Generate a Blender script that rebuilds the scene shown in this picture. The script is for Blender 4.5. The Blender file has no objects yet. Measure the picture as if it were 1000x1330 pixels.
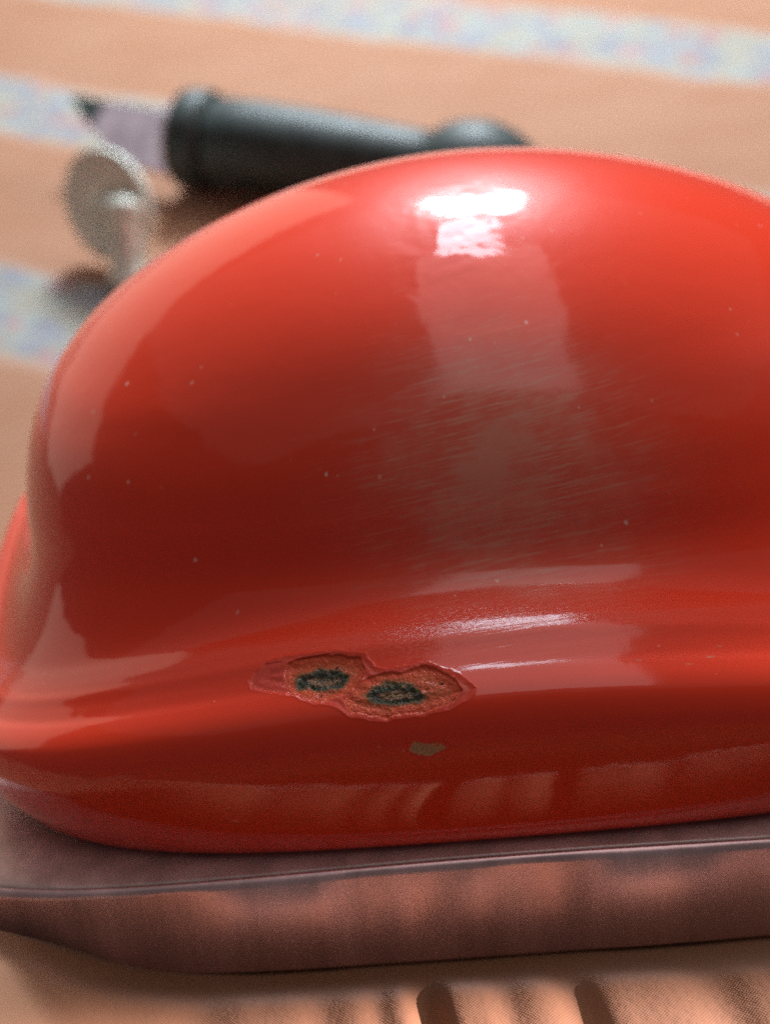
import bpy, bmesh, math
import numpy as np
from mathutils import Matrix, Vector

# ------------------------------------------------------------------ camera, world, lamps, exposure
sc = bpy.context.scene
COL = sc.collection
MM = 0.001
PITCH, ROLL, CAMH, FPX = 0.393, -0.127, 100.0, 1830.0     # camera: pitch down, roll, height in mm, focal length in photo pixels
CR, SR = np.cos(ROLL), np.sin(ROLL)

def vnoise(x, y, seed=0):
    """smooth value noise on arrays, about -1..1"""
    x = np.asarray(x, float); y = np.asarray(y, float)
    xi = np.floor(x).astype(np.int64); yi = np.floor(y).astype(np.int64)
    fx = x - xi; fy = y - yi
    fx = fx * fx * (3 - 2 * fx); fy = fy * fy * (3 - 2 * fy)
    def h(i, j):
        n = (i * 374761393 + j * 668265263 + seed * 1442695041) & 0xffffffff
        n = ((n ^ (n >> 13)) * 1274126177) & 0xffffffff
        return ((n ^ (n >> 16)) & 0xffff) / 32767.5 - 1.0
    a = h(xi, yi) * (1 - fx) + h(xi + 1, yi) * fx
    b = h(xi, yi + 1) * (1 - fx) + h(xi + 1, yi + 1) * fx
    return a * (1 - fy) + b * fy

def fbm(x, y, seed=0, octs=4):
    s = 0; a = 1; t = 0
    for k in range(octs):
        s = s + a * vnoise(x * 2 ** k, y * 2 ** k, seed + 17 * k); t += a; a *= .55
    return s / t

def sstep(a, b, t):
    t = np.clip((np.asarray(t, float) - a) / (b - a), 0, 1)
    return t * t * (3 - 2 * t)

def cloth_z(x, y):
    """height of the tablecloth in mm: flat under the lid, rising behind it, rumpled in front"""
    x = np.asarray(x, float); y = np.asarray(y, float)
    k = 14.0
    z = 0.34 * k * (np.logaddexp(0, (y - 258) / k) - np.logaddexp(0, (y - 700) / k))
    far = sstep(262, 330, y)
    z = z + far * (1.1 * fbm(x / 55, y / 70, 3, 3) + .35 * fbm(x / 16, y / 30, 5, 2))
    near = sstep(115.5, 108, y - .083 * (12.7 - x))
    xx = x + 1.2 * vnoise(x / 9, y / 12, 2)
    f = 0
    for cx, w, d in FOLDS:
        f = f - d * np.exp(-((xx - cx + .10 * (y - 112)) / w) ** 2)
    z = z + near * (2.6 + f + .22 * fbm(x / 9, y / 16, 9, 3))
    hump = 9.0 * np.exp(-((x + 50) / 14.0) ** 2) * sstep(92, 106, y) * sstep(124, 116, y - .083 * (12.7 - x))
    edge = 99 + .083 * (12.7 - x)                       # unseen front drop of the cloth, added to keep the lid's front dark
    return z + hump - 170 * sstep(-2, 50, edge - y) ** 1.0 * (edge + 2 > y)

FOLDS = [(-1.8, 1.5, 1.5), (12.8, 2.0, .9), (-12.0, 2.2, .4), (-6.2, 1.4, .4), (6.0, 1.8, .35), (25.0, 2.6, .5), (-24, 2.8, .4), (45, 2, .8)]

# ------------------------------------------------------------------ the lid: rings of a rounded plan, lofted
LID_X, LID_Y, LID_YAW = 12.66, 176.176, -0.083
A0, B0, N0, Z1, S1 = 78.163, 60.529, 4.147, 12.644, 4.011          # polished rim
AG = 63.0                                                          # groove under the enamel
A3, B3, N3, Z3, S3 = 63.604, 55.377, 4.0, 33.6, 13.4           # top of the shoulder
A4, B4, N4, Z4, S4 = 59.0, 45.908, 3.971, 36.4, 9.265             # foot of the dome wall
A5, B5, N5, Z5, ZT, S5, MD = 57.3, 43.9, 1.958, 42.222, 73.028, 0.931, 1.876
def ring(th, a, b, n, z, s, bow=0.0):
    r = (np.abs(np.cos(th) / a) ** n + np.abs(np.sin(th) / b) ** n) ** (-1 / n)
    x = r * np.cos(th); y = r * np.sin(th)
    y = y + bow * np.minimum(np.abs(x / 60.0), 1.1) ** 2 * (y < 0) * np.clip(-y / 25.0, 0, 1)
    if bow > 0: s = s * (.25 + .75 * sstep(8, -34, y))          # the shoulder dips towards its front corners only
    return np.stack([x, y, z - s * np.abs(x / a) ** 2], -1)

def lid_ctrl(th):
    G = S1 * (AG / A0) ** 2
    S = lambda f: G + (S3 - G) * f
    L = [ring(th, AG - 4.5, B0 - 6.5, N3, Z1 + .25, G, 5.0),
         ring(th, AG - 2.0, B0 - 3.8, N3, Z1 + .30, G, 5.0),
         ring(th, AG - .8, B0 - 2.9, N3, Z1 + 1.1, S(.05), 5.0),
         ring(th, AG + .5, B0 - 1.8, N3, Z1 + 3.2, S(.12), 5.0),
         ring(th, AG + 1.8, B0 - .75, N3, Z1 + 6.5, S(.3), 5.0),
         ring(th, AG + 2.9, B0 + .15, N3, Z1 + 10.8, S(.5), 5.0),
         ring(th, AG + 3.4, B0 + .50, N3, Z1 + 14.6, S(.68), 5.0),
         ring(th, AG + 3.3, B0 + .25, N3, Z1 + 16.7, S(.77), 5.0),
         ring(th, AG + 3.0, B0 - .50, N3, Z1 + 18.3, S(.83), 5.0),
         ring(th, AG + 2.6, B0 - 1.60, N3, Z1 + 19.45, S(.88), 5.0),
         ring(th, AG + 2.2, B0 - 2.90, N3, Z1 + 20.25, S(.92), 5.0),
         ring(th, AG + 1.9, B0 - 4.1, N3, Z1 + 20.72, S(.95), 5.0),
         ring(th, AG + 1.6, B0 - 5.3, N3, Z1 + 21.35, S(.97), 5.0),
         ring(th, AG + 1.0, B0 - 6.9, N3, Z1 + 22.3, S3, 5.0),
         ring(th, AG + .3, B0 - 8.3, N3, Z1 + 22.9, S3, 5.0),
         ring(th, AG - .6, B0 - 10.0, N3, Z1 + 23.3, S3 * .98, 5.0),
         ring(th, AG - 1.7, B0 - 12.0, N3, Z1 + 23.75, S3 * .94, 5.0),
         ring(th, A5 + 1.7, B4 + .6, N4 * .84, Z4 + .7, S4 * 1.05, 1.5),
         ring(th, A5 + .45, B4 - .95, N4 * .735, Z4 + 2.4, S4 * .72)]
    for ph in np.radians([5, 12, 21, 30, 40, 50, 60, 69, 77, 83, 87, 89.2]):
        kk = np.cos(ph) ** (2 / MD); h = np.sin(ph) ** (2 / MD)
        L.append(ring(th, A5 * kk, B5 * kk, N5 + .65 * math.exp(-(ph / .35) ** 2), Z5 + (ZT - Z5) * h, (S5 + 4.0 * math.exp(-(ph / .22) ** 2)) * (1 - h)))
    return np.array(L)                       # [K, T, 3]

KNOT_FRONT = lid_ctrl(np.array([-np.pi / 2]))[:, 0]
KNOTS = np.concatenate([[0], np.cumsum(np.linalg.norm(np.diff(KNOT_FRONT, axis=0), axis=1))])   # mm along the front profile

def lid_points(th, s):
    """points of the enamel shell for plan angles th and profile lengths s (mm along the front), in mm about the lid's centre"""
    C = lid_ctrl(th); t = KNOTS
    m = np.empty_like(C)
    d = (C[1:] - C[:-1]) / (t[1:] - t[:-1])[:, None, None]
    h = t[1:] - t[:-1]
    m[1:-1] = (d[:-1] * h[1:, None, None] + d[1:] * h[:-1, None, None]) / (h[:-1] + h[1:])[:, None, None]
    m[0] = d[0]; m[-1] = d[-1]
    i = np.clip(np.searchsorted(t, s, side='right') - 1, 0, len(t) - 2)
    H = h[i]; u = (s - t[i]) / H
    u = u[:, None, None]; H = H[:, None, None]
    return ((2 * u ** 3 - 3 * u ** 2 + 1) * C[i] + (u ** 3 - 2 * u ** 2 + u) * H * m[i]
            + (-2 * u ** 3 + 3 * u ** 2) * C[i + 1] + (u ** 3 - u ** 2) * H * m[i + 1])

def mm(v):
    return Vector((v[0] * MM, v[1] * MM, v[2] * MM))

cam_d = bpy.data.cameras.new('camera')
cam = bpy.data.objects.new('camera', cam_d); COL.objects.link(cam); sc.camera = cam
right = Vector((1, 0, 0)); down = Vector((0, -math.sin(PITCH), -math.cos(PITCH)))
xr = right * CR - down * SR
dn = right * SR + down * CR
zc = xr.cross(-dn)
cam.matrix_world = Matrix(((xr.x, -dn.x, zc.x, 0), (xr.y, -dn.y, zc.y, 0), (xr.z, -dn.z, zc.z, CAMH * MM), (0, 0, 0, 1)))
cam_d.sensor_fit = 'VERTICAL'; cam_d.sensor_height = 24.0
cam_d.lens = FPX / 1330 * 24.0
cam_d.clip_start = 0.005; cam_d.clip_end = 20
cam_d.dof.use_dof = True
cam_d.dof.focus_distance = 0.1365
cam_d.dof.aperture_fstop = 11.5
cam_d.dof.aperture_blades = 0

w = bpy.data.worlds.new('World'); sc.world = w; w.use_nodes = True
bg = w.node_tree.nodes['Background']
bg.inputs[0].default_value = (1.0, 0.95, 0.93, 1); bg.inputs[1].default_value = 0.07

def area_lamp(name, direction, dist, sx, sy, radiance, color, target=(14, 158, 66)):
    d = bpy.data.lights.new(name, 'AREA'); d.shape = 'RECTANGLE'; d.size = sx; d.size_y = sy
    d.energy = radiance * math.pi * sx * sy; d.color = color
    o = bpy.data.objects.new(name, d); COL.objects.link(o)
    dv = Vector(direction).normalized()
    o.location = mm(target) + dv * dist
    z = dv; x = Vector((0, 1, 0)).cross(z).normalized() if abs(z.y) < .95 else Vector((1, 0, 0))
    x = Vector((1, 0, 0)); x = (x - z * x.dot(z)).normalized(); y = z.cross(x)
    o.rotation_euler = Matrix((x, y, z)).transposed().to_euler()
    return o

def dir_el(el, az):
    el = math.radians(el); az = math.radians(az)
    return (math.cos(el) * math.sin(az), math.cos(el) * math.cos(az), math.sin(el))

# daylight from a high window behind the lid, the pale ceiling above, and the bright wall beyond the cloth,
# with an unseen side lamp added on the right to lift the cloth
area_lamp('window_light', dir_el(47, 8), 0.60, 0.135, 0.095, 158.0, (0.82, 0.93, 1.0))
area_lamp('glint_light', dir_el(63.5, 8.5), 0.60, 0.13, 0.15, 10.0, (0.70, 0.87, 1.0))  # panel added above the window to put glints on shelf and fillet
area_lamp('overhead_fill', (.08, -.14, 1), 0.63, 0.27, 0.68, 1.05, (1.0, 0.90, 0.88))  # overhead panel added for the pale veil and to brighten the dome wall
area_lamp('ceiling_light', (0, 0.05, 1), 1.0, 2.2, 2.0, 0.10, (1.0, 0.90, 0.85))
area_lamp('wall_light', dir_el(15, -40), 1.15, 1.42, 0.76, 0.68, (1.0, 0.72, 0.57))
area_lamp('side_fill', dir_el(25, 88), 0.80, 0.26, 0.30, 8.0, (1.0, 0.95, 0.92))

# low spot added from the right, brightens the cloth in front of the lid
sd = bpy.data.lights.new('front_fill_spot', 'SPOT'); sd.energy = 68.0; sd.color = (1.0, 0.88, 0.88)
sd.spot_size = math.radians(3.7); sd.spot_blend = 0.75; sd.shadow_soft_size = 0.004
so = bpy.data.objects.new('front_fill_spot', sd); COL.objects.link(so)
sv = Vector(dir_el(15, 94.5)); so.location = mm((-8, 96, 0)) + sv * 0.55
so.rotation_euler = sv.to_track_quat('Z', 'Y').to_euler()

sc.view_settings.view_transform = 'Standard'; sc.view_settings.look = 'None'
sc.view_settings.exposure = 0.15; sc.view_settings.gamma = 1.0
sc.render.engine = 'CYCLES'
sc.cycles.use_denoising = False
sc.cycles.use_adaptive_sampling = False
sc.cycles.sample_clamp_indirect = 2.0
sc.cycles.sample_clamp_direct = 6.0
sc.cycles.max_bounces = 8
sc.cycles.caustics_reflective = False; sc.cycles.caustics_refractive = False
sc.cycles.filter_width = 1.6

# ------------------------------------------------------------------ node helpers
def mat(name):
    m = bpy.data.materials.new(name); m.use_nodes = True
    nt = m.node_tree
    return m, nt, nt.nodes['Principled BSDF']

class NB:
    def __init__(s, nt): s.nt = nt
    def new(s, t, **kw):
        n = s.nt.nodes.new(t)
        for k, v in kw.items(): setattr(n, k, v)
        return n
    def link(s, a, b): s.nt.links.new(a, b)
    def put(s, sock, v):
        if hasattr(v, 'is_linked') or hasattr(v, 'links'): s.link(v, sock)
        else: sock.default_value = v
    def math(s, op, a, b=0.0, clamp=False):
        n = s.new('ShaderNodeMath', operation=op, use_clamp=clamp); s.put(n.inputs[0], a); s.put(n.inputs[1], b); return n.outputs[0]
    def mix(s, f, a, b):
        n = s.new('ShaderNodeMix', data_type='RGBA'); s.put(n.inputs[0], f); s.put(n.inputs[6], a); s.put(n.inputs[7], b); return n.outputs[2]
    def noise(s, vec, scale, detail=3, rough=.55, dist=0.0):
        n = s.new('ShaderNodeTexNoise'); s.link(vec, n.inputs['Vector'])
        n.inputs['Scale'].default_value = scale; n.inputs['Detail'].default_value = detail
        n.inputs['Roughness'].default_value = rough; n.inputs['Distortion'].default_value = dist
        return n.outputs[0]
    def scale(s, vec, k, off=(0, 0, 0)):
        n = s.new('ShaderNodeMapping'); s.link(vec, n.inputs[0]); n.inputs['Scale'].default_value = k; n.inputs['Location'].default_value = off
        return n.outputs[0]
    def ramp(s, f, stops, interp='LINEAR'):
        n = s.new('ShaderNodeValToRGB'); s.link(f, n.inputs[0]); r = n.color_ramp; r.interpolation = interp
        while len(r.elements) < len(stops): r.elements.new(.5)
        for e, (p, c) in zip(r.elements, stops):
            e.position = p; e.color = c if len(c) == 4 else (*c, 1)
        return n.outputs[0]
    def rng(s, v, a, b, c=0.0, d=1.0):
        n = s.new('ShaderNodeMapRange'); n.interpolation_type = 'SMOOTHSTEP'
        s.put(n.inputs[0], v)
        for i, q in zip((1, 2, 3, 4), (a, b, c, d)): n.inputs[i].default_value = q
        return n.outputs[0]
    def gauss(s, x, c, wd):
        t = s.math('DIVIDE', s.math('SUBTRACT', x, c), wd)
        return s.math('EXPONENT', s.math('MULTIPLY', s.math('MULTIPLY', t, t), -1.0))
    def bump(s, h, dist, strength=1.0, normal=None):
        n = s.new('ShaderNodeBump'); s.link(h, n.inputs['Height']); n.inputs['Distance'].default_value = dist; n.inputs['Strength'].default_value = strength
        if normal is not None: s.link(normal, n.inputs['Normal'])
        return n.outputs[0]

def enamel_base(b, uvname='surface'):
    uv = b.new('ShaderNodeUVMap', uv_map=uvname).outputs[0]
    sep = b.new('ShaderNodeSeparateXYZ'); b.link(uv, sep.inputs[0])
    return uv, sep.outputs[0], sep.outputs[1]

# ------------------------------------------------------------------ materials
def make_enamel():
    m, nt, p = mat('red_enamel'); b = NB(nt)
    uv, X, S = enamel_base(b)
    # rubbed, finely scratched patch on the front wall, with pale reflected haze painted in
    patch = b.math('MULTIPLY', b.gauss(X, 5.0, 17.0), b.gauss(S, 48.5, 12.0))
    warp = b.scale(uv, (1, 1, 1))
    cloud = b.rng(b.noise(b.scale(uv, (.12, .16, 1)), 1.0, 4, .6), .35, .70)
    tilt = b.new('ShaderNodeVectorRotate', rotation_type='Z_AXIS'); b.link(uv, tilt.inputs[0]); tilt.inputs['Angle'].default_value = -.09
    lines = b.rng(b.noise(b.scale(tilt.outputs[0], (.11, 2.6, 1)), 1.0, 3, .6, .25), .50, .68)
    fine = b.rng(b.noise(b.scale(tilt.outputs[0], (.22, 6.5, 1)), 1.0, 2, .6, .2), .55, .72)
    wear_haze = b.math('MULTIPLY', b.math('MULTIPLY', patch, 1.25), b.math('ADD', b.math('MULTIPLY', lines, .55), b.math('ADD', b.math('MULTIPLY', fine, .40), b.math('ADD', .26, b.math('MULTIPLY', cloud, .30)))))
    # smudges
    sm = b.rng(b.noise(b.scale(uv, (.22, .45, 1), (3.1, 7.7, 0)), 1.0, 5, .62, .6), .62, .80)
    smm = b.math('MULTIPLY', sm, b.math('MULTIPLY', b.gauss(X, 3, 26), b.rng(S, 24, 30)))
    wear_haze = b.math('ADD', wear_haze, b.math('MULTIPLY', smm, .30))
    # chalky scuffing along the foot of the wall
    sh = b.math('MULTIPLY', b.gauss(S, 31.0, 3.6), b.gauss(X, -6.0, 20.0))
    grit = b.rng(b.noise(b.scale(uv, (1.5, 3.6, 1)), 1.0, 4, .7), .46, .66)
    wear_haze = b.math('ADD', wear_haze, b.math('MULTIPLY', b.math('MULTIPLY', sh, grit), .16))
    # specks of dust and pin-holes
    vo = b.new('ShaderNodeTexVoronoi'); b.link(b.scale(uv, (.36, .42, 1)), vo.inputs['Vector']); vo.inputs['Scale'].default_value = 1.0
    csep = b.new('ShaderNodeSeparateXYZ'); b.link(vo.outputs['Color'], csep.inputs[0])
    size = b.math('MULTIPLY', csep.outputs[0], .12)
    nz = b.math('MULTIPLY', b.math('SUBTRACT', b.noise(b.scale(uv, (3.5, 3.5, 1)), 1.0, 3), .5), .10)
    dd = b.math('SUBTRACT', size, b.math('ADD', vo.outputs['Distance'], nz))
    speck = b.math('MULTIPLY', b.rng(dd, 0.0, .02), b.math('GREATER_THAN', csep.outputs[1], .30))
    speck = b.math('MULTIPLY', speck, b.rng(b.noise(b.scale(uv, (.07, .09, 1), (4, 2, 0)), 1.0, 3), .42, .62))
    # chipped-off flecks on the shoulder right of the chips
    vo2 = b.new('ShaderNodeTexVoronoi'); b.link(b.scale(uv, (.45, 1.25, 1), (.3, .1, 0)), vo2.inputs['Vector']); vo2.inputs['Scale'].default_value = 1.0
    c2 = b.new('ShaderNodeSeparateXYZ'); b.link(vo2.outputs['Color'], c2.inputs[0])
    d2 = b.math('SUBTRACT', b.math('MULTIPLY', c2.outputs[0], .26), b.math('ADD', vo2.outputs['Distance'], nz))
    flk = b.math('MULTIPLY', b.rng(d2, 0, .04), b.math('MULTIPLY', b.gauss(X, 19, 9), b.gauss(S, 26.0, 1.6)))
    flk = b.math('MULTIPLY', flk, b.math('GREATER_THAN', c2.outputs[1], .45))
    base = b.mix(b.math('MINIMUM', b.math('MULTIPLY', wear_haze, 1.3), .75), (.79, .043, .013, 1), (.72, .30, .22, 1))
    base = b.mix(b.math('MULTIPLY', speck, .9), base, (.85, .46, .38, 1))
    base = b.mix(b.math('MULTIPLY', flk, .8), base, (.55, .18, .11, 1))
    b.link(base, p.inputs['Base Color'])
    r = b.math('ADD', .38, b.math('MULTIPLY', wear_haze, .3))
    b.link(r, p.inputs['Roughness'])
    p.inputs['Specular IOR Level'].default_value = .06
    p.inputs['Coat Weight'].default_value = 1.0; p.inputs['Coat IOR'].default_value = 1.5
    cr = b.math('ADD', b.math('ADD', .07, b.math('MULTIPLY', cloud, .02)), b.math('MULTIPLY', wear_haze, .22))
    b.link(cr, p.inputs['Coat Roughness'])
    # relief: slight waviness, scratches along the shoulder, grit
    oc = b.new('ShaderNodeTexCoord').outputs['Object']
    wav = b.noise(oc, 170.0, 2, .5, .3)
    wavm = b.math('MULTIPLY', wav, b.math('ADD', .22, b.math('MULTIPLY', b.math('MULTIPLY', b.gauss(X, 4, 16), b.gauss(S, 80, 9)), 1.5)))
    n1 = b.bump(wavm, .00055, .45)
    crk = b.noise(b.scale(tilt.outputs[0], (.05, 1.5, 1), (5, 1, 0)), 1.0, 3, .55, .3)
    crkm = b.math('MULTIPLY', b.math('ADD', b.math('MULTIPLY', b.gauss(S, 29.0, 2.6), b.gauss(X, 0, 22)), b.math('MULTIPLY', patch, .10)), b.rng(crk, .40, .58))
    n2 = b.bump(crkm, .000016, .8, n1)
    n3 = b.bump(b.math('MULTIPLY', grit, sh), .000008, .6, n2)
    n4 = b.bump(b.noise(oc, 2200.0, 3, .6), .000012, .5, n3)
    b.link(n4, p.inputs['Normal']); b.link(n3, p.inputs['Coat Normal'])
    return m

def make_chip(dark=True):
    m, nt, p = mat('chipped_enamel' if dark else 'worn_enamel'); b = NB(nt)
    uv, X, S = enamel_base(b)
    lay = b.new('ShaderNodeAttribute', attribute_name='layer').outputs['Fac']
    n = b.math('SUBTRACT', b.noise(uv, 1.9, 5, .7), .5)
    nf = b.math('SUBTRACT', b.noise(uv, 6.0, 4, .75), .5)
    f = b.math('ADD', lay, b.math('ADD', b.math('MULTIPLY', n, .26), b.math('MULTIPLY', nf, .42)), clamp=True)
    col = b.ramp(f, [(0, (.76, .055, .025)), (.20, (.64, .07, .045)), (.27, (.76, .085, .034)), (.50, (.78, .115, .04)), (.58, (.46, .11, .042)), (.66, (.20, .13, .06)), (.75, (.05, .075, .06)), (.83, (.025, .038, .034)), (.91, (.13, .09, .055)), (1, (.38, .21, .12))])
    fl = b.rng(b.noise(b.scale(uv, (1, 1, 1), (9, 4, 0)), 7.5, 3, .8), .60, .70)
    fl = b.math('MULTIPLY', fl, b.rng(f, .22, .34))
    col = b.mix(b.math('MULTIPLY', fl, .65), col, (.80, .36, .22, 1))
    fl2 = b.math('MULTIPLY', b.rng(b.noise(b.scale(uv, (1, 1, 1), (2, 8, 0)), 5.0, 3, .8), .60, .69), b.rng(f, .70, .78))
    col = b.mix(b.math('MULTIPLY', fl2, .7), col, (.50, .46, .36, 1))
    # pinholes of rust
    vo = b.new('ShaderNodeTexVoronoi'); b.link(b.scale(uv, (.42, .5, 1), (.2, .35, 0)), vo.inputs['Vector']); vo.inputs['Scale'].default_value = 1.0
    hole = b.math('MULTIPLY', b.rng(b.math('ADD', vo.outputs['Distance'], b.math('MULTIPLY', nf, .10)), .11, .07), b.rng(lay, .24, .3))
    col = b.mix(b.math('MULTIPLY', hole, .85), col, (.035, .012, .008, 1))
    b.link(col, p.inputs['Base Color'])
    b.link(b.ramp(f, [(0, (.22,) * 3), (.22, (.25,) * 3), (.3, (.42,) * 3), (.7, (.5,) * 3), (1, (.35,) * 3)]), p.inputs['Roughness'])
    h = b.noise(uv, 4.5, 5, .75)
    hb = b.math('MULTIPLY', h, b.ramp(f, [(0, (.12,) * 3), (.22, (.15,) * 3), (.3, (.7,) * 3), (1, (1,) * 3)]))
    b.link(b.bump(hb, .00022, .9), p.inputs['Normal'])
    p.inputs['Coat Weight'].default_value = .25; p.inputs['Coat Roughness'].default_value = .10
    p.inputs['Specular IOR Level'].default_value = .25
    return m

def make_worn():
    m, nt, p = mat('worn_enamel'); b = NB(nt)
    uv, X, S = enamel_base(b)
    lay = b.new('ShaderNodeAttribute', attribute_name='layer').outputs['Fac']
    f = b.math('ADD', lay, b.math('MULTIPLY', b.math('SUBTRACT', b.noise(uv, 3.2, 5, .75), .5), .9), clamp=True)
    col = b.ramp(f, [(0, (.78, .033, .011)), (.38, (.74, .05, .02)), (.6, (.62, .17, .085)), (.85, (.60, .27, .14)), (1, (.46, .25, .13))])
    b.link(col, p.inputs['Base Color']); p.inputs['Roughness'].default_value = .45
    b.link(b.bump(b.noise(uv, 5, 4, .7), .0001, .7), p.inputs['Normal'])
    return m

def make_metal(name, color, rough, streak=None, bump=0.0, metallic=1.0):
    m, nt, p = mat(name); b = NB(nt)
    co = b.new('ShaderNodeTexCoord').outputs['Object']
    n = b.noise(b.scale(co, streak or (220, 220, 220)), 1.0, 4, .6)
    c2 = tuple(c * .72 for c in color)
    b.link(b.mix(b.rng(n, .35, .7), (*c2, 1), (*color, 1)), p.inputs['Base Color'])
    p.inputs['Metallic'].default_value = metallic
    b.link(b.math('ADD', rough * .7, b.math('MULTIPLY', n, rough * .6)), p.inputs['Roughness'])
    if bump: b.link(b.bump(n, bump, .8), p.inputs['Normal'])
    return m

def make_plastic():
    m, nt, p = mat('black_plastic'); b = NB(nt)
    co = b.new('ShaderNodeTexCoord').outputs['Object']
    n = b.noise(co, 160, 4, .6)
    b.link(b.mix(b.rng(n, .3, .7), (.018, .025, .024, 1), (.034, .045, .043, 1)), p.inputs['Base Color'])
    b.link(b.math('ADD', .44, b.math('MULTIPLY', n, .2)), p.inputs['Roughness'])
    p.inputs['Specular IOR Level'].default_value = .35
    b.link(b.bump(b.noise(co, 900, 3), .0001, .4), p.inputs['Normal'])
    return m

def make_cloth():
    m, nt, p = mat('printed_cotton'); b = NB(nt)
    co = b.new('ShaderNodeTexCoord').outputs['Object']
    mmv = b.scale(co, (1000, 1000, 1000))
    sep = b.new('ShaderNodeSeparateXYZ'); b.link(mmv, sep.inputs[0])
    x, y = sep.outputs[0], sep.outputs[1]
    edge = b.math('MULTIPLY', b.math('SUBTRACT', b.noise(b.scale(mmv, (.022, .022, .0)), 1.0, 2), .5), 14.0)
    ww = b.math('ADD', b.math('ADD', y, b.math('MULTIPLY', x, .6)), edge)
    # printed bands, one every 101 mm
    t = b.math('ABSOLUTE', b.math('SUBTRACT', b.math('MODULO', b.math('ADD', ww, 1010 - 284 + 50.5), 101.0), 50.5))
    first = b.rng(ww, 232, 234)
    band = b.math('MULTIPLY', b.rng(t, 18.6, 16.6), first)
    thin = b.math('MULTIPLY', first, b.rng(t, 22.2, 19.2))
    # flowers of the print
    vo = b.new('ShaderNodeTexVoronoi'); b.link(b.scale(mmv, (.12, .16, 0)), vo.inputs['Vector']); vo.inputs['Scale'].default_value = 1.0; vo.inputs['Randomness'].default_value = .95
    cs = b.new('ShaderNodeSeparateXYZ'); b.link(vo.outputs['Color'], cs.inputs[0])
    n2 = b.math('MULTIPLY', b.math('SUBTRACT', b.noise(b.scale(mmv, (.3, .3, 0)), 1.0, 4, .6), .5), .75)
    blot = b.rng(b.math('ADD', vo.outputs['Distance'], n2), .66, .46)
    pr = b.ramp(cs.outputs[0], [(0, (.05, .10, .18)), (.30, (.09, .15, .22)), (.42, (.20, .065, .09)), (.55, (.24, .11, .14)), (.62, (.13, .20, .21)), (.80, (.07, .12, .19)), (1, (.17, .11, .17))], 'CONSTANT')
    ground = b.mix(b.noise(b.scale(mmv, (.11, .11, 0)), 1.0, 3), (.135, .162, .135, 1), (.18, .195, .158, 1))
    printed = b.mix(b.math('MULTIPLY', blot, .95), ground, pr)
    n3 = b.noise(b.scale(mmv, (.03, .05, 0)), 1.0, 4, .6)
    peach = b.mix(b.rng(n3, .3, .72), (.26, .098, .038, 1), (.28, .118, .056, 1))
    jit = b.math('MULTIPLY', b.noise(b.scale(mmv, (.5, .5, 0)), 1.0, 2), 9.0)
    tx = b.math('SINE', b.math('ADD', b.math('MULTIPLY', x, 17.0), jit)); ty = b.math('SINE', b.math('ADD', b.math('MULTIPLY', y, 17.0), jit))
    weave = b.math('ADD', .5, b.math('MULTIPLY', b.math('MULTIPLY', tx, ty), .5))
    peach = b.mix(b.math('MULTIPLY', b.rng(weave, .2, .8), .10), peach, (.40, .25, .18, 1))
    col = b.mix(band, peach, printed)
    col = b.mix(b.math('MULTIPLY', thin, .35), col, (.40, .30, .24, 1))
    b.link(col, p.inputs['Base Color'])
    p.inputs['Roughness'].default_value = .85
    p.inputs['Sheen Weight'].default_value = .15
    b.link(b.bump(b.math('ADD', b.math('MULTIPLY', weave, .3), b.noise(b.scale(mmv, (1.2, 1.2, 0)), 1.0, 4)), .00012, .6), p.inputs['Normal'])
    return m

M_RED = make_enamel(); M_CHIP = make_chip(); M_WORN = make_worn(); M_CLOTH = make_cloth()
M_BAND = make_metal('polished_rim', (1.0, .70, .72), .34, (160, 160, 12), .00012, .8)
M_LEDGE = make_metal('dull_rim', (.74, .56, .54), .34, (260, 260, 60), .0001, .25)
M_STEEL = make_metal('bright_steel', (.84, .88, .78), .38, None, 0.0, .2)
M_AMBER, _nt, _p = mat('amber_glass')
_p.inputs['Base Color'].default_value = (.80, .72, .50, 1); _p.inputs['Roughness'].default_value = .16
_p.inputs['Transmission Weight'].default_value = .82; _p.inputs['IOR'].default_value = 1.25
_b = NB(_nt); _b.link(_b.bump(_b.noise(_b.new('ShaderNodeTexCoord').outputs['Object'], 300.0, 3), .0001, .5), _p.inputs['Normal'])
M_BLADE = make_metal('dull_steel', (.56, .44, .48), .42, None, 0.0, .45)
M_BLACK = make_plastic()

# ------------------------------------------------------------------ object helpers
def link_mesh(name, V, Fc, m, parent=None, uv=None, layer=None, smooth=True):
    me = bpy.data.meshes.new(name)
    V = np.asarray(V, float); me.vertices.add(len(V)); me.vertices.foreach_set('co', V.ravel())
    tot = np.array([len(f) for f in Fc]) if not isinstance(Fc, np.ndarray) else np.full(len(Fc), Fc.shape[1])
    flat = Fc.ravel() if isinstance(Fc, np.ndarray) else np.concatenate([np.asarray(f) for f in Fc])
    me.loops.add(len(flat)); me.loops.foreach_set('vertex_index', flat.astype(np.int32))
    me.polygons.add(len(tot)); st = np.concatenate([[0], np.cumsum(tot)[:-1]])
    me.polygons.foreach_set('loop_start', st.astype(np.int32))
    me.polygons.foreach_set('use_smooth', np.full(len(tot), smooth))
    if uv is not None:
        l = me.uv_layers.new(name='surface'); l.data.foreach_set('uv', np.asarray(uv, float)[flat].ravel())
    if layer is not None:
        a = me.attributes.new('layer', 'FLOAT', 'POINT'); a.data.foreach_set('value', np.asarray(layer, np.float32))
    me.update(calc_edges=True); me.validate()
    me.materials.append(m)
    o = bpy.data.objects.new(name, me); COL.objects.link(o)
    if parent: o.parent = parent
    return o

def empty(name, label, cat, loc, rz=0.0):
    o = bpy.data.objects.new(name, None); COL.objects.link(o); o.empty_display_size = .01
    o.location = mm(loc); o.rotation_euler = (0, 0, rz); o['label'] = label; o['category'] = cat
    return o

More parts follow.
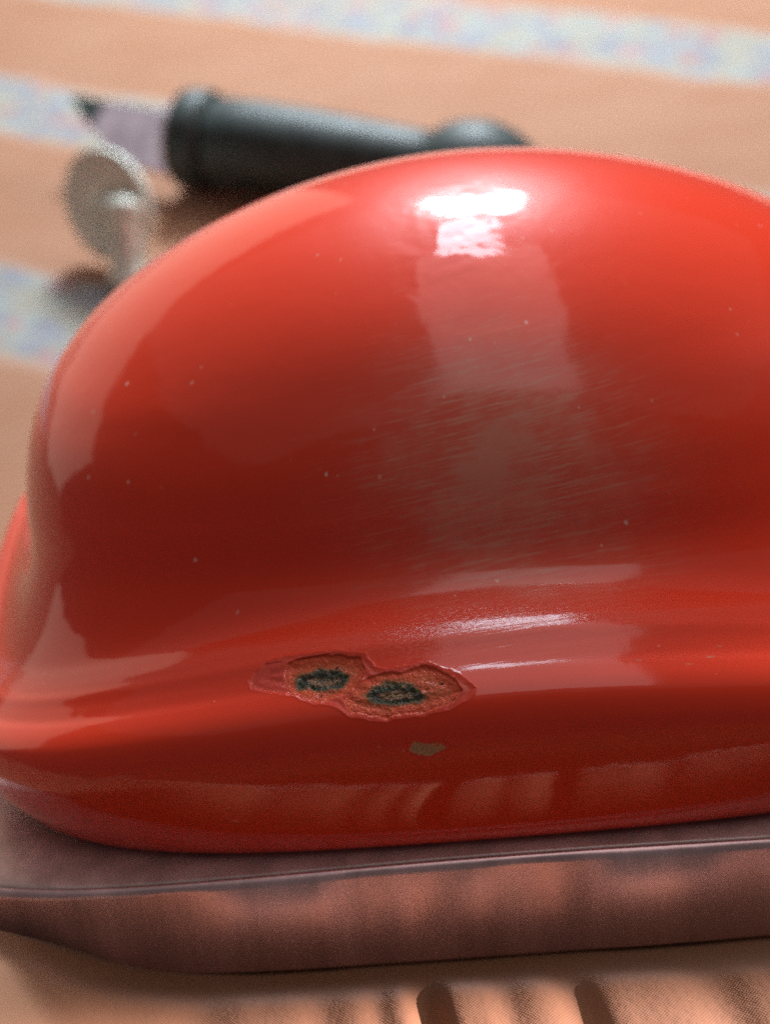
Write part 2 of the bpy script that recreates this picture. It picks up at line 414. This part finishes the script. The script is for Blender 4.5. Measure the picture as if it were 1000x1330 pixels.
def grid_faces(nr, nc, wrap):
    i = np.arange(nr - 1)[:, None]; j = np.arange(nc if wrap else nc - 1)[None]
    k = (j + 1) % nc
    return np.stack([i * nc + j, i * nc + k, (i + 1) * nc + k, (i + 1) * nc + j], -1).reshape(-1, 4)

def take(V, Fc, keep):
    """sub-mesh of the faces kept: vertices, faces, old indices"""
    f = Fc[keep]; u, inv = np.unique(f, return_inverse=True)
    return V[u], inv.reshape(f.shape), u

def poly_sd(px, py, poly):
    """signed distance to a polygon, positive inside"""
    P = np.array(poly, float); Q = np.roll(P, -1, 0)
    d = np.full(px.shape, 1e9); ins = np.zeros(px.shape, bool)
    for (ax, ay), (bx, by) in zip(P, Q):
        ex, ey = bx - ax, by - ay
        t = np.clip(((px - ax) * ex + (py - ay) * ey) / (ex * ex + ey * ey), 0, 1)
        d = np.minimum(d, np.hypot(px - ax - t * ex, py - ay - t * ey))
        c = ((ay > py) != (by > py)) & (px < (bx - ax) * (py - ay) / (by - ay + 1e-12) + ax)
        ins ^= c
    return np.where(ins, d, -d)

# ------------------------------------------------------------------ the red enamel lid
lid = empty('enamel_lid', 'glossy red enamel domed lid with two chipped spots and a polished rim', 'lid', (LID_X, LID_Y, 0), LID_YAW)

tc0, tc1 = -2.02, -1.56
th = np.unique(np.round(np.concatenate([np.linspace(-np.pi, np.pi, 440, endpoint=False), np.linspace(tc0, tc1, 480)]), 6))
s_end = KNOTS[-1]
ss = np.unique(np.round(np.concatenate([np.linspace(0, s_end, 190), np.linspace(15.4, 31.2, 250)]), 5))
P = lid_points(th, ss)
# subtle hand-finished ripple on the shoulder
TT, SS = np.meshgrid(th, ss)
ARC = (TT + np.pi / 2) * 66.0
P[..., 2] += .10 * np.exp(-((SS - 29.4) / .8) ** 2) + .05 * vnoise(ARC / 14, SS / 2.2, 4) * np.exp(-((SS - 30) / 4) ** 2)
dT = np.gradient(P, axis=1) / np.gradient(th)[None, :, None]; dS = np.gradient(P, axis=0) / np.gradient(ss)[:, None, None]
Nn = np.cross(dT, dS); Nn /= np.linalg.norm(Nn, axis=-1, keepdims=True) + 1e-12

# outlines of the broken enamel: mm along the front, mm along the profile
MARG = [(-24.08, 27.56), (-23.47, 28.55), (-22.2, 29.67), (-19.35, 29.95), (-15.39, 29.67), (-11.89, 28.69), (-10.93, 27.14), (-9.88, 26.58), (-8.5, 26.72), (-6.56, 27.0), (-4.83, 26.44), (-2.78, 25.03), (-1.22, 23.35), (-1.94, 22.37), (-3.86, 21.52), (-6.87, 21.1), (-10.65, 20.96), (-13.52, 21.8), (-15.18, 23.07), (-17.27, 23.77), (-19.67, 25.03), (-22.49, 26.02), (-23.63, 26.72)]
RINGA = [(-20.39, 27.42), (-20.03, 28.97), (-18.59, 29.39), (-15.39, 29.25), (-12.4, 28.41), (-11.98, 27.0), (-12.49, 25.6), (-13.49, 24.19), (-15.78, 23.77), (-17.66, 24.19), (-19.41, 25.46)]
COREA = [(-19.14, 27.14), (-18.41, 27.98), (-16.75, 27.98), (-14.63, 27.56), (-13.69, 26.58), (-14.18, 25.46), (-16.5, 25.32), (-18.34, 25.74)]
RINGB = [(-14.43, 23.77), (-13.17, 25.17), (-11.68, 26.16), (-10.02, 26.44), (-8.47, 26.16), (-6.37, 26.72), (-4.85, 26.16), (-3.26, 24.61), (-2.5, 23.35), (-3.36, 22.23), (-5.77, 21.52), (-10.26, 21.24), (-13.34, 22.23)]
COREB = [(-12.17, 24.19), (-11.19, 25.03), (-9.14, 25.46), (-7.05, 24.61), (-5.88, 23.49), (-6.53, 22.65), (-9.06, 22.37), (-11.29, 22.93)]
SPOT = [(-8.4, 18.85), (-7.06, 18.85), (-5.73, 18.43), (-4.88, 17.73), (-5.73, 17.03), (-7.31, 16.89), (-8.04, 17.73)]

XL = P[..., 0]
near = (TT > tc0) & (TT < tc1) & (SS > 15.6) & (SS < 31)
qx, qs = XL[near], SS[near]
wob = .22 * fbm(qx * 1.1, qs * 1.1, 21, 3)
wob2 = .45 * fbm(qx * .9, qs * .9, 31, 4)
sd_m = poly_sd(qx + .5 * wob, qs + wob, MARG); sd_ra = poly_sd(qx + wob, qs + wob, RINGA); sd_rb = poly_sd(qx + wob, qs + wob, RINGB)
sd_ca = poly_sd(qx + wob2, qs + 1.2 * wob2, COREA) - .12; sd_cb = poly_sd(qx + wob2, qs + 1.2 * wob2, COREB) - .15; sd_s = poly_sd(qx + 1.3 * wob2, qs + 1.3 * wob, SPOT)
sd_r = np.maximum(sd_ra, sd_rb); sd_c = np.maximum(sd_ca, sd_cb)
rough1 = fbm(qx * 2.3, qs * 2.3, 41, 4); rough2 = fbm(qx * 5.5, qs * 5.5, 51, 3)
dep = .06 * sstep(0, .6, sd_m) + .06 * sstep(0, 1.2, sd_m) * (1 + .8 * np.sin(sd_m * 5.0))
dep = dep + .20 * sstep(-.02, .16, sd_r) * (sd_m > 0) + .14 * sstep(0, .9, sd_r)
dep = dep + sstep(0, .3, sd_r) * (.055 * rough1 + .05 * rough2)
dep = dep + .20 * sstep(-.1, .5, sd_c) + sstep(-.2, .3, sd_c) * (.16 * rough1 + .10 * rough2)
dep = dep * sstep(-.02, .16, sd_m)
dep = dep + (sd_s > 0) * sstep(0, .3, sd_s) * (.04 * sstep(0, .5, sd_s) + .03 * rough1)
# a low lip of lifted enamel along the break
dep = dep - .022 * np.exp(-(sd_m / .12) ** 2)
lay = np.where(sd_r > 0, .30 + .22 * sstep(0, 1.2, sd_r), .16 * sstep(0, .6, sd_m))
lay = np.where(sd_c > -.6, np.maximum(lay, .50 + .26 * sstep(-.6, .45, sd_c + .25 * rough1)), lay)
lay = np.where(sd_c > .30, .74 + .26 * sstep(.45, .85, sd_c + .5 * rough2), lay)
spot_l = sstep(-.25, .45, sd_s + .25 * rough1)
DEP = np.zeros(TT.shape); DEP[near] = dep
LAY = np.zeros(TT.shape); LAY[near] = lay; SPL = np.zeros(TT.shape); SPL[near] = spot_l
MSK = np.full(TT.shape, -9.0); MSK[near] = sd_m
SSK = np.full(TT.shape, -9.0); SSK[near] = sd_s
BSK = np.zeros(TT.shape, bool); BSK[near] = (qx > -14.9 + .25 * (qs - 24))
P = P - Nn * DEP[..., None]

nS, nT = P.shape[:2]
Vv = P.reshape(-1, 3) * MM; UV = np.stack([ARC, SS], -1).reshape(-1, 2)
Fc = grid_faces(nS, nT, True)
fm = MSK.ravel()[Fc].max(1) > 0.0; fs = SSK.ravel()[Fc].max(1) > -.3; fb = BSK.ravel()[Fc].mean(1) > .5
shell_keep = ~(fm | fs)
v, f, u = take(Vv, Fc, shell_keep)
# the seam face row must not run the map backwards: keep it at the back of the lid, out of use
capi = np.where(np.isin(u, np.arange((nS - 1) * nT, nS * nT)))[0]
v = np.vstack([v, [[0, 0, (ZT + .02) * MM]]])
uvs = np.vstack([UV[u], [[0, s_end]]])
fl = [tuple(q) for q in f]
last = {int(o): int(n) for n, o in zip(capi, u[capi])}
base_i = (nS - 1) * nT
for j in range(nT):
    fl.append((last[base_i + j], last[base_i + (j + 1) % nT], len(v) - 1))
shell = link_mesh('enamel_shell', v, fl, M_RED, lid, uvs)
for nm, sel, lab in (('chip', fm & ~fb, 'smaller left chip with orange ring and dark grey core'), ('chip', fm & fb, 'larger right chip with speckled orange ring and dark green-black core')):
    v, f, u = take(Vv, Fc, sel)
    c = link_mesh(nm, v, f, M_CHIP, lid, UV[u], LAY.ravel()[u]); c['label'] = lab
v, f, u = take(Vv, Fc, fs)
c = link_mesh('worn_spot', v, f, M_WORN, lid, UV[u], SPL.ravel()[u]); c['label'] = 'small tan worn spot below the right chip'

# polished rim under the enamel
thb = np.linspace(-np.pi, np.pi, 420, endpoint=False)
prof = [(-5.0, .4, 0), (-1.2, .0, 0), (-.35, .15, 0), (0, .8, 0), (0.05, Z1 * .5, .5), (0, Z1 - 1.0, 1), (-.10, Z1 - .45, 1), (-.45, Z1 - .1, 1), (-.7, Z1 - .02, 1), (-3.0, 1.0, 0)]
R = np.array([ring(thb, A0 + d - .8, B0 + d - .8, N0, z, S1 * k) for d, z, k in prof])
# shallow dents so that its reflections waver
R[3:6, :, 0] += .10 * vnoise(thb * 7, thb * 0, 8)[None] * np.cos(thb)[None]
R[3:6, :, 1] += .22 * vnoise(thb * 11, thb * 0, 9)[None] * np.sin(thb)[None]
Fb = grid_faces(len(prof), len(thb), True)
Fclose = np.stack([(len(prof) - 1) * len(thb) + np.arange(len(thb)), (len(prof) - 1) * len(thb) + (np.arange(len(thb)) + 1) % len(thb), (np.arange(len(thb)) + 1) % len(thb), np.arange(len(thb))], -1)
link_mesh('rim_band', R.reshape(-1, 3) * MM, np.vstack([Fb, Fclose]), M_BAND, lid)

lp = [(-.7, -.6), (-.75, .02), (-1.1, .12), (-3.2, .16), (-9, .10), (-19, .05), (-19, -.8)]
R = np.array([ring(thb, A0 + d - .8, B0 + d - .8, N0, Z1 + z, S1) for d, z in lp])
link_mesh('rim_ledge', R.reshape(-1, 3) * MM, grid_faces(len(lp), len(thb), True), M_LEDGE, lid)

# ------------------------------------------------------------------ tablecloth
def axis(parts):
    return np.unique(np.round(np.concatenate([np.linspace(a, b_, n) for a, b_, n in parts]), 3))
gx = axis([(-620, -160, 40), (-160, -62, 60), (-62, 62, 260), (62, 200, 70), (200, 620, 40)])
gy = axis([(-260, 40, 40), (40, 96, 60), (96, 130, 90), (130, 250, 40), (250, 620, 150), (620, 900, 30)])
GX, GY = np.meshgrid(gx, gy)
VZ = cloth_z(GX, GY)
Vc = np.stack([GX, GY, VZ], -1).reshape(-1, 3)
n0 = len(Vc); Fg = grid_faces(len(gy), len(gx), False)
idx = np.arange(n0).reshape(len(gy), len(gx))
loop = np.concatenate([idx[0, :], idx[1:, -1], idx[-1, -2::-1], idx[-2:0:-1, 0]])
under = Vc - np.array([0, 0, .8])
side = np.stack([loop, loop + n0, np.roll(loop, -1) + n0, np.roll(loop, -1)], -1)
cloth = link_mesh('tablecloth', np.vstack([Vc, under]) * MM, np.vstack([Fg, Fg[:, ::-1] + n0, side]), M_CLOTH)
cloth['label'] = 'peach orange cotton tablecloth with pale floral printed bands under the red lid'; cloth['category'] = 'tablecloth'

# ------------------------------------------------------------------ tools lying behind the lid
def frame_of(ax, up=(0, 0, 1)):
    a = Vector(ax).normalized(); s_ = a.cross(Vector(up)).normalized(); return a, s_, s_.cross(a)

def lathe(name, prof, org, ax, m, parent, seg=56, off=(0, 0, 0), squash=1.0):
    a, s_, t_ = frame_of(ax)
    V = []
    for d, r in prof:
        for k in range(seg):
            q = 2 * math.pi * k / seg
            V.append(Vector(org) + a * d + s_ * (r * math.cos(q)) + t_ * (r * math.sin(q) * squash))
    V = np.array(V) - np.array(off)
    F_ = [tuple(q) for q in grid_faces(len(prof), seg, True)]
    F_.append(tuple(range(seg))[::-1]); F_.append(tuple(range((len(prof) - 1) * seg, len(prof) * seg)))
    return link_mesh(name, V * MM, F_, m, parent)

def slab(name, outline, thick, org, ex, ey, m, parent, off=(0, 0, 0), bev=.25):
    ex = Vector(ex).normalized(); ey = Vector(ey); ey = (ey - ex * ey.dot(ex)).normalized(); ez = ex.cross(ey)
    o2 = np.array(outline, float); c = o2.mean(0); inn = c + (o2 - c) * (1 - bev / np.abs(o2 - c).max())
    lay_ = [(inn, -thick / 2), (o2, -thick / 2 + bev * .8), (o2, thick / 2 - bev * .8), (inn, thick / 2)]
    V = [Vector(org) + ex * p_[0] + ey * p_[1] + ez * z for L, z in lay_ for p_ in L]
    n = len(o2); F_ = [tuple(q) for q in grid_faces(4, n, True)]
    F_.append(tuple(range(n))[::-1]); F_.append(tuple(range(3 * n, 4 * n)))
    return link_mesh(name, (np.array(V) - np.array(off)) * MM, F_, m, parent, smooth=False)

HS = (-40.0, 378.0, 55.0); HE = (48.0, 340.0, 38.5)
hb = (-5, 371, 39)
tool = empty('scraper', 'black handled scraper with a short pointed blade lying on the cloth behind the red lid', 'scraper', hb)
hax = tuple(np.array(HE) - np.array(HS))
lathe('handle', [(9, 8), (9.2, 10.6), (11, 11.4), (20, 11.6), (34, 11.2), (50, 10.2), (64, 9.2), (72, 8.6), (73, 6)], HS, hax, M_BLACK, tool, off=hb)
lathe('ferrule', [(0, 7), (.2, 11.0), (1.0, 12.3), (3, 12.9), (7.5, 12.9), (9.0, 12.2), (9.4, 10.6)], HS, hax, M_BLACK, tool, off=hb)
lathe('ferrule_cap', [(-1.2, 8), (-1.0, 10.3), (-.2, 11.2), (.6, 11.4), (.9, 8)], HS, hax, M_BLADE, tool, off=hb)
pk = [(66 + 14.0 + 16.5 * -math.cos(q), 13.0 * math.sin(q) + .01) for q in np.linspace(.2, math.pi - .01, 20)]
lathe('end_knob', pk, HS, hax, M_BLACK, tool, off=hb)
a_, s_, t_ = frame_of(hax)
bey = t_ * .75 - s_ * .66
slab('blade', [(0, 6.0), (-10, 7.0), (-25, 7.7), (-26.5, -.6), (-25, -2), (-19, -6.5), (-10, -10), (0, -11)], 1.4, HS, a_, bey, M_BLADE, tool, off=hb)
tipc = slab('blade_tip', [(-25.1, 7.8), (-36, 8.2), (-31, 3.2), (-26.6, -.7)], 1.6, HS, a_, bey, M_BLACK, tool, off=hb)  # black slab paints the dark reflection at the tip
tipc['label'] = 'pointed end of the blade, its dark reflection done in black'

FB = (-54.0, 337, 27)
fit = empty('metal_fitting', 'upright steel pin with a thin pale amber disc standing left of the black handle', 'metal fitting', FB)
pin_ax = (.16, .02, 1)
lathe('pin', [(0, 4.2), (.4, 4.9), (3, 4.9), (3.4, 4.3), (15, 4.2), (16.4, 4.4), (17.2, 4.7)], FB, pin_ax, M_STEEL, fit, off=FB)
top = np.array(FB) + np.array(Vector(pin_ax).normalized()) * 17.2
lathe('pin_head', [(0, 4.6), (.5, 5.0), (2.6, 5.0), (4.0, 4.0), (4.8, 2.2), (5.0, .3)], top, pin_ax, M_STEEL, fit, off=FB)
dn_ = Vector((-.55, -.78, .12)).normalized()
circ = [(13.2 * math.cos(q), 13.2 * math.sin(q)) for q in np.linspace(0, 2 * math.pi, 48, endpoint=False)]
slab('disc', circ, 1.3, (-56.5, 344, 45.5), (.8, -.58, .12), (0, 0, 1), M_AMBER, fit, off=FB)
rim_n = Vector((.8, -.58, .12)).normalized().cross(Vector((0, 0, 1))).normalized()
lathe('disc_rim', [(-.9, 13.1), (-.9, 13.7), (.9, 13.7), (.9, 13.1)], (-56.5, 344, 45.5), tuple(rim_n), M_STEEL, fit, off=FB)
lathe('hub', [(-1, 1.5), (-.8, 3.0), (1.6, 3.0), (2.2, 2.2), (2.3, .3)], (-56.8, 342.5, 45.5), tuple(dn_), M_STEEL, fit, off=FB)
slab('foot', [(-2, -2), (7, -2.4), (9, 0), (7, 2.4), (-2, 2)], 1.6, (-52.5, 335.0, 29.2), (.97, -.2, -.02), (.2, .95, .3), M_STEEL, fit, off=FB)
